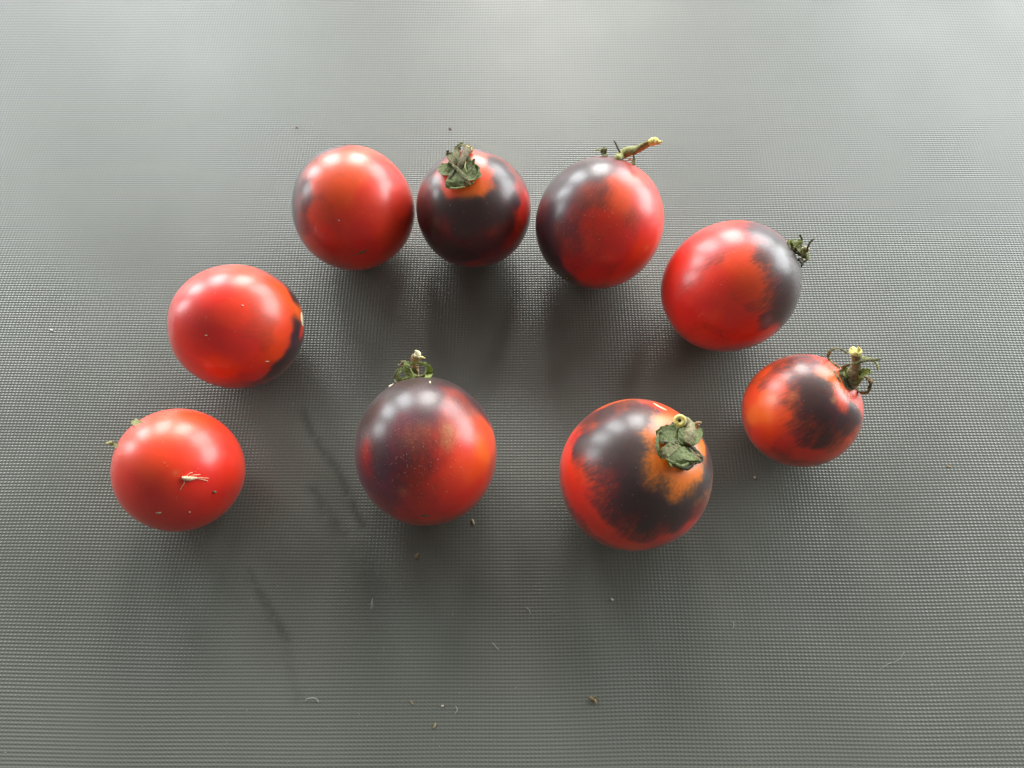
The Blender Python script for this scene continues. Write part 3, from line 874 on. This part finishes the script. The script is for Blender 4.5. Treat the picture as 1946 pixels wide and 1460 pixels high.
t.strip('sepal', [(960, 790, 1.4), (1080, 690, 2.4), (1160, 560, 3.2), (1230, 480, 3.6), (1250, 610, 3.2)], [130, 180, 170, 110, 30], 'g', z, .35, .3, cx)
t.strip('sepal', [(1050, 410, 4), (1110, 320, 4.8), (1180, 285, 5), (1255, 290, 5)], [100, 70, 55, 55], 't', z, .5, .1, cx, .2)
t.strip('sepal', [(1100, 400, 4), (1160, 380, 4.4), (1200, 330, 4.6)], [50, 55, 30], 't', z, .4, .1, cx, .2)
t.strip('sepal', [(620, 300, 2.0), (580, 340, 2.0), (500, 380, 1.6)], [80, 70, 30], 'd', z, .4, .1, cx, .2)  # shadow in the recess left of the stalk, modelled as a dark strip
t.strip('sepal', [(700, 440, 2.6), (500, 420, 2.8), (300, 490, 2.4), (240, 560, 1.8)], [80, 60, 45, 30], 'g', z, .4, .1, cx, .15)
t.strip('sepal', [(690, 700, 2.6), (550, 760, 2.8), (430, 730, 2.6), (280, 730, 2.0)], [50, 50, 40, 20], 'd', z, .4, .1, cx, .15)
t.strip('sepal', [(430, 1120, 2.4), (600, 1220, 2.8), (800, 1290, 2.8), (950, 1220, 2.8), (1010, 1050, 2.8)], [30, 50, 60, 50, 30], 'g', z, .3, .1, cx, .15)
patch(t, 'scratch', 985, 158, 55, 7, .45, M_HAIR, proud=.12, seed=3)
patch(t, 'scratch', 955, 140, 45, 5, .5, M_HAIR, proud=.1, seed=4)
t.hairs(40, (600, 700), 560, t.zoom, ln=.25, seed=18)

# ---- 9: small one at the far right
t = Tomato(8, 0.07123, -0.01362, 0.01385, 1.02034, (.80, .42, .35), .10, (1380, 640, 5.406),
           'orange-red tomato with wine-dark patch and long curly sepals round its stalk, far right')
t.paint([(800, 480, .85), (950, 500, .82), (1050, 520, .8), (700, 500, .6), (850, 600, .88), (950, 650, .9), (1050, 600, .85), (800, 800, .8), (900, 750, .85), (700, 750, .5),
         (650, 650, .45), (1000, 800, .8), (1100, 780, .75), (1200, 850, .85), (1300, 760, .85), (1350, 850, .8), (1250, 950, .7), (1100, 950, .65), (1000, 1080, .72), (900, 980, .55),
         (820, 950, .5), (750, 900, .45), (850, 870, .4), (700, 920, .3), (850, 1080, .45), (1150, 1050, .45), (1250, 1080, .2), (1080, 1150, .3), (800, 350, .62), (700, 300, .55),
         (620, 300, .52), (550, 330, .45), (450, 420, .4), (400, 450, .3), (800, 220, .55), (900, 280, .55), (600, 600, .25), (550, 550, .12), (400, 650, 0), (300, 800, 0), (450, 850, 0),
         (500, 450, .08), (380, 380, .1), (250, 600, 0), (600, 800, .08), (400, 1000, 0), (550, 950, .1), (600, 1100, .1), (800, 1200, .05), (950, 1220, .05), (1100, 1200, .1), (350, 1050, 0),
         (1080, 400, .02), (1100, 430, 0), (1050, 300, 0), (1170, 480, 0), (1180, 600, .05), (1200, 720, .1), (1130, 370, 0), (1300, 620, .05), (1380, 700, .1), (1000, 230, 0), (950, 200, .2),
         (1000, 350, .25), (1320, 1000, .35), (1120, 560, .1), (1250, 560, 0)],
        [(400, 650, .7), (300, 800, .75), (450, 850, .75), (500, 450, .4), (380, 380, .6), (250, 600, .4), (600, 800, .5), (400, 1000, .35), (550, 950, .25), (600, 1100, .05), (800, 1200, .05),
         (350, 1050, .15), (1080, 400, .8), (1100, 430, .85), (1050, 300, .4), (1170, 480, .75), (1180, 600, .5), (1200, 720, .4), (1130, 370, .8), (1300, 620, .35), (1380, 680, .15), (1000, 230, .1), (1200, 500, .8)],
        [(1100, 655, 26, .7), (690, 612, 36, .35)], boost=.35)
z = (1560, 650, 13.27)
st = t.part_empty('stalk')
t.strip('stem', [(700, 1100, .2), (760, 950, 1.6), (840, 780, 3.4), (890, 620, 4.8), (895, 430, 6.4), (880, 250, 8.0)], [300, 380, 300, 210, 195, 225], M_STALKT, z, 'round', 0, st, .06, ncs=12)
cut_ring(t, st, 880, 235, 8.2, 125, z, M_CUT, np.array([.1, .45, .75]), hole=False, jag=.25)
t.strip('splinter', [(790, 250, 8.2), (770, 190, 8.6), (765, 145, 8.9)], [80, 55, 16], 'y', z, 'round', 0, st, .1)
t.strip('splinter', [(960, 230, 8.2), (950, 170, 8.6), (940, 120, 8.9)], [100, 70, 16], 'y', z, 'round', 0, st, .1)
cx = t.part_empty('calyx')
t.strip('sepal', [(470, 660, 1.2), (330, 560, 1.6), (220, 470, 2.2), (180, 340, 2.8), (270, 205, 3.4), (420, 165, 4.0), (570, 215, 4.2), (690, 310, 4.2)], [90, 80, 75, 70, 85, 45, 42, 30], 'O', z, .35, .1, cx)
t.strip('sepal', [(680, 990, 1), (520, 860, 2), (500, 720, 3.6), (620, 610, 6), (800, 550, 8.4), (1000, 505, 8.6), (1200, 455, 7.6), (1350, 455, 6.6), (1520, 440, 6)], [120, 110, 100, 85, 70, 65, 75, 75, 18], 'O', z, .4, .1, cx)
t.strip('sepal', [(1030, 400, 5.6), (1230, 430, 6), (1360, 500, 6), (1420, 600, 6), (1440, 715, 6)], [90, 85, 60, 60, 45], 'p', z, .4, .1, cx)
t.strip('sepal', [(840, 1120, .8), (940, 1250, 1.6), (1080, 1295, 2.2), (1200, 1230, 2.8), (1245, 1090, 3.4), (1210, 970, 3.8), (1110, 880, 4.0)], [100, 110, 95, 95, 95, 80, 55], 'O', z, .4, .1, cx)
t.strip('sepal', [(1190, 1180, 3.4), (1250, 1080, 3.8), (1225, 980, 4.0)], [70, 80, 60], 'd', z, .4, .1, cx)
t.strip('sepal', [(760, 1040, 1.6), (880, 930, 3), (1000, 850, 4.2), (1120, 790, 5), (1260, 755, 5.4)], [180, 170, 190, 200, 120], 'G', z, .35, .35, cx, .2)
t.strip('sepal', [(860, 1150, 1.2), (960, 1030, 3), (1060, 900, 4.4)], [70, 80, 60], 'p', z, .35, .2, cx, .1)
t.strip('sepal', [(1100, 890, 4.8), (1220, 940, 5.2), (1330, 1060, 5.2)], [50, 85, 60], 't', z, .3, .2, cx, .2)
t.strip('sepal', [(540, 920, 2), (640, 975, 2.4), (780, 950, 3), (920, 850, 4)], [60, 70, 70, 50], 'G', z, .4, .1, cx)
t.strip('sepal', [(560, 1020, .8), (690, 1100, 1.0), (820, 1100, 1.0)], [200, 230, 150], 'd', z, .4, .2, cx)
t.strip('sepal', [(335, 730, .4), (410, 880, .4), (500, 1010, .4)], [50, 60, 40], 't', z, .3, .1, cx)
t.strip('sepal', [(640, 640, 2.4), (580, 760, 2.4), (600, 900, 2.0)], [140, 160, 120], 'G', z, .3, .3, cx, .2)
V, F = [], []
r = random.Random(6)
for _ in range(70):
    q = r.random()
    p, n = t.at(*t.to_px(880 + r.choice([-1, 1]) * 95 + r.uniform(-15, 15), 260 + 560 * q, z), 8 - 6 * q)
    d = unit((r.uniform(-1, 1), r.uniform(-.4, .8), r.uniform(-.2, .6)))
    L = r.uniform(.3, .7) * .001
    tube(V, F, [p, p + d * L * .5, p + d * L], [2e-5, 1.8e-5, .8e-5])
tag(mesh_obj('fuzz', V, F, M_HAIR, st), kind='stuff')
t.hairs(25, (700, 800), 450, t.zoom, ln=.22, seed=19)

# ------------------------------------------------------------------ the shed insect skin on tomato 6 and crumbs there
t = T6
bug = bpy.data.objects.new('insect_skin', None)
COL.objects.link(bug)
b0, _ = t.at(*t.to_px(940, 830), .2)
bug.location = Vector(b0)
bug.empty_display_size = .002
tag(bug, 'tiny cream-coloured shed insect skin lying on the bright red front left tomato', 'insect skin')
zz = t.zoom
M_SHED = plain('shed_skin', (.70, .46, .28), (.85, .66, .46), 2500, .5)
t.strip('abdomen', [(865, 825, .3), (900, 830, .45), (950, 832, .5), (1010, 826, .3)], [22, 34, 36, 14], M_SHED, zz, 'round', 0, bug, .1)
for pts in ([(890, 850, .3), (885, 880, .3), (862, 915, .15), (845, 945, .05)], [(905, 815, .4), (935, 785, .7), (970, 772, .8)], [(950, 815, .4), (985, 798, .7), (1045, 795, .6)],
            [(1000, 822, .4), (1060, 826, .5), (1130, 830, .3)], [(1000, 828, .4), (1060, 842, .3), (1120, 855, .15)]):
    t.strip('leg', pts, [7, 6, 5, 4][:len(pts)], M_SHED, zz, 'round', 0, bug, 0, ncs=6)
def crumb_on(t, zx, zy, rx, ry, mat, label, seed):
    p, n = t.at(*t.to_px(zx, zy), .15)
    k = .000143 / t.zoom[2]
    a = unit(np.cross(n, (0, 1, .2)))
    b = np.cross(n, a)
    o = blob('crumb', p, [a * rx * k, b * ry * k, n * min(rx, ry) * k * .8], mat, seed=seed)
    tag(o, label, 'crumb')
crumb_on(t, 632, 1172, 22, 9, M_HAIR, 'pale elongated crumb low on the bright red front left tomato', 1)
crumb_on(t, 940, 1166, 9, 6, M_HAIR, 'tiny pale crumb to the right of the elongated one on the front left tomato', 2)
crumb_on(t, 1188, 966, 16, 12, M_OLIVE, 'tiny olive green crumb right of the shed insect skin', 3)

# ------------------------------------------------------------------ debris on the table
def flake(name, px, py, l, w, rot, mat, label, cat, seed=0, h=.35, group=None):
    g = ground(px, py)
    k = .000143
    c, s = math.cos(rot), math.sin(rot)
    a = np.array([c, -s, 0]) * l * k * .5
    b = np.array([s, c, 0]) * w * k * .5
    o = blob(name, np.array([g[0], g[1], h * w * k * .5]), [a, b, np.array([0, 0, h * w * k * .5])], mat, seed=seed, rough=.3)
    tag(o, label, cat, group)
    return o
flake('seed', 899, 992, 11, 4.5, 1.3, M_HAIR, 'cream elongated seed beside the right foot of the front middle tomato', 'seed', 1, .7)
flake('husk', 792, 1057, 12, 5, -1.0, M_TAN, 'straw-coloured flake on the table just below the front middle tomato', 'husk', 2, .4)
flake('husk', 826, 1380, 9, 4, -1.1, M_TAN, 'small tan flake near the bottom edge, left of centre', 'husk', 3, .4)
flake('husk', 783, 1336, 7, 3, .9, M_TAN, 'small tan flake left of the tiny white crumb near the bottom', 'husk', 4, .4)
flake('crumb', 841, 1342, 5, 3, -.8, M_HAIR, 'tiny white crumb near the bottom edge between two tan flakes', 'crumb', 5, .5)
flake('husk', 1803, 887, 9, 3, .1, M_TAN, 'faint orange-tan flake on the table right of the far right tomato', 'husk', 6, .4)
flake('crumb', 855, 245, 6, 5, .3, M_BROWN, 'dark brown speck on the table behind the back row, above the dark tomato', 'crumb', 7, .5)
flake('crumb', 564, 243, 6, 4, .3, M_BROWN, 'faint dark speck on the table at the left behind the back row', 'crumb', 8, .5)
flake('crumb', 98, 628, 7, 4, .3, M_LINT, 'whitish speck on the table near the left edge', 'crumb', 9, .5)
flake('crumb', 1434, 908, 5, 4, .3, M_HAIR, 'white crumb just below the left foot of the far right tomato', 'crumb', 10, .6)
flake('crumb', 1163, 1103 + 37, 5, 4, .3, M_LINT, 'white crumb below the largest tomato', 'crumb', 11, .6)
root = bpy.data.objects.new('dried_flower_bit', None)
COL.objects.link(root)
g = ground(1127, 1329)
root.location = (g[0], g[1], 0)
tag(root, 'little tan and olive clump of dried flower near the bottom edge, right of centre', 'dried flower bit')
for i, (dx, dy, l, w, ro, m) in enumerate([(-3, -2, 9, 4, .4, M_TAN), (2, -3, 8, 4, -.7, M_OLIVE), (3, 3, 9, 4, 1.2, M_TAN), (-1, 2, 6, 5, 0, M_BROWN), (5, 6, 6, 3, -1.2, M_TAN)]):
    g = ground(1127 + dx, 1329 + dy)
    k = .000143
    c, s = math.cos(ro), math.sin(ro)
    blob('petal', np.array([g[0], g[1], w * k * (.3 + .15 * i)]), [np.array([c, -s, .2]) * l * k * .5, np.array([s, c, 0]) * w * k * .5, np.array([0, 0, w * k * .25])], m, root, seed=i)

def fibre(pts, r, label, mat=M_LINT):
    P = spline([np.append(ground(x, y)[:2], h * .001) for x, y, h in pts], 14)
    V, F = [], []
    tube(V, F, list(P), [r * .001] * len(P), 5)
    tag(mesh_obj('lint_fibre', V, F, mat), label, 'lint')
fibre([(580, 1334, .1), (583, 1329, .3), (592, 1327, .5), (602, 1328, .4), (606, 1336, .1)], .055, 'white curled lint fibre like a small arch near the bottom left')
fibre([(705, 1160, .1), (706, 1148, .3), (708, 1138, .1), (709, 1160, .1)], .05, 'short upright white lint fibre left of centre in the lower half')
fibre([(1000, 1155, .1), (1006, 1160, .3), (1008, 1168, .1)], .05, 'short hooked white lint fibre below and left of the largest tomato')
fibre([(1668, 1276, .1), (1685, 1263, .2), (1700, 1258, .2), (1710, 1252, .2), (1718, 1240, .1)], .02, 'long wavy faint lint fibre in the lower right')
fibre([(1392, 1196, .1), (1394, 1190, .2), (1393, 1182, .1)], .04, 'short straight lint fibre in the lower right half')
fibre([(936, 1222, .1), (942, 1229, .2), (948, 1236, .1)], .05, 'short slanted white lint fibre in the lower middle')
fibre([(866, 1342, .1), (869, 1350, .2), (864, 1358, .1)], .04, 'tiny bent lint fibre close to the bottom edge, left of centre')

# fine dust nobody could count
V, F = [], []
r = random.Random(42)
for _ in range(420):
    px = r.uniform(0, 1946)
    py = 1460 - abs(r.gauss(0, 430))
    if py < 40:
        continue
    g = ground(px, py)
    s = r.choice([.03, .04, .04, .05, .075]) * .001
    c = np.array([g[0], g[1], s * .6])
    if r.random() < .25:
        a = r.random() * 3.14
        d = np.array([math.cos(a), math.sin(a), 0]) * r.uniform(.2, .7) * .001
        n_ = np.array([-d[1], d[0], 0]) * r.uniform(-.4, .4)
        tube(V, F, [c, c + d * .5 + n_, c + d], [s * .45] * 3)
    else:
        b = len(V)
        for q in ((1, 0, 0), (0, 1, 0), (-1, .2, 0), (0, -1, 0), (.2, 0, .8), (0, 0, -.5)):
            V.append(c + np.array(q) * s * r.uniform(.7, 1.3))
        for f in ((0, 1, 4), (1, 2, 4), (2, 3, 4), (3, 0, 4), (1, 0, 5), (2, 1, 5), (3, 2, 5), (0, 3, 5)):
            F.append(tuple(b + i for i in f))
tag(mesh_obj('dust', V, F, M_LINT, smooth=False), 'scattered white dust specks and tiny fibres over the dark tabletop', 'dust', kind='stuff')
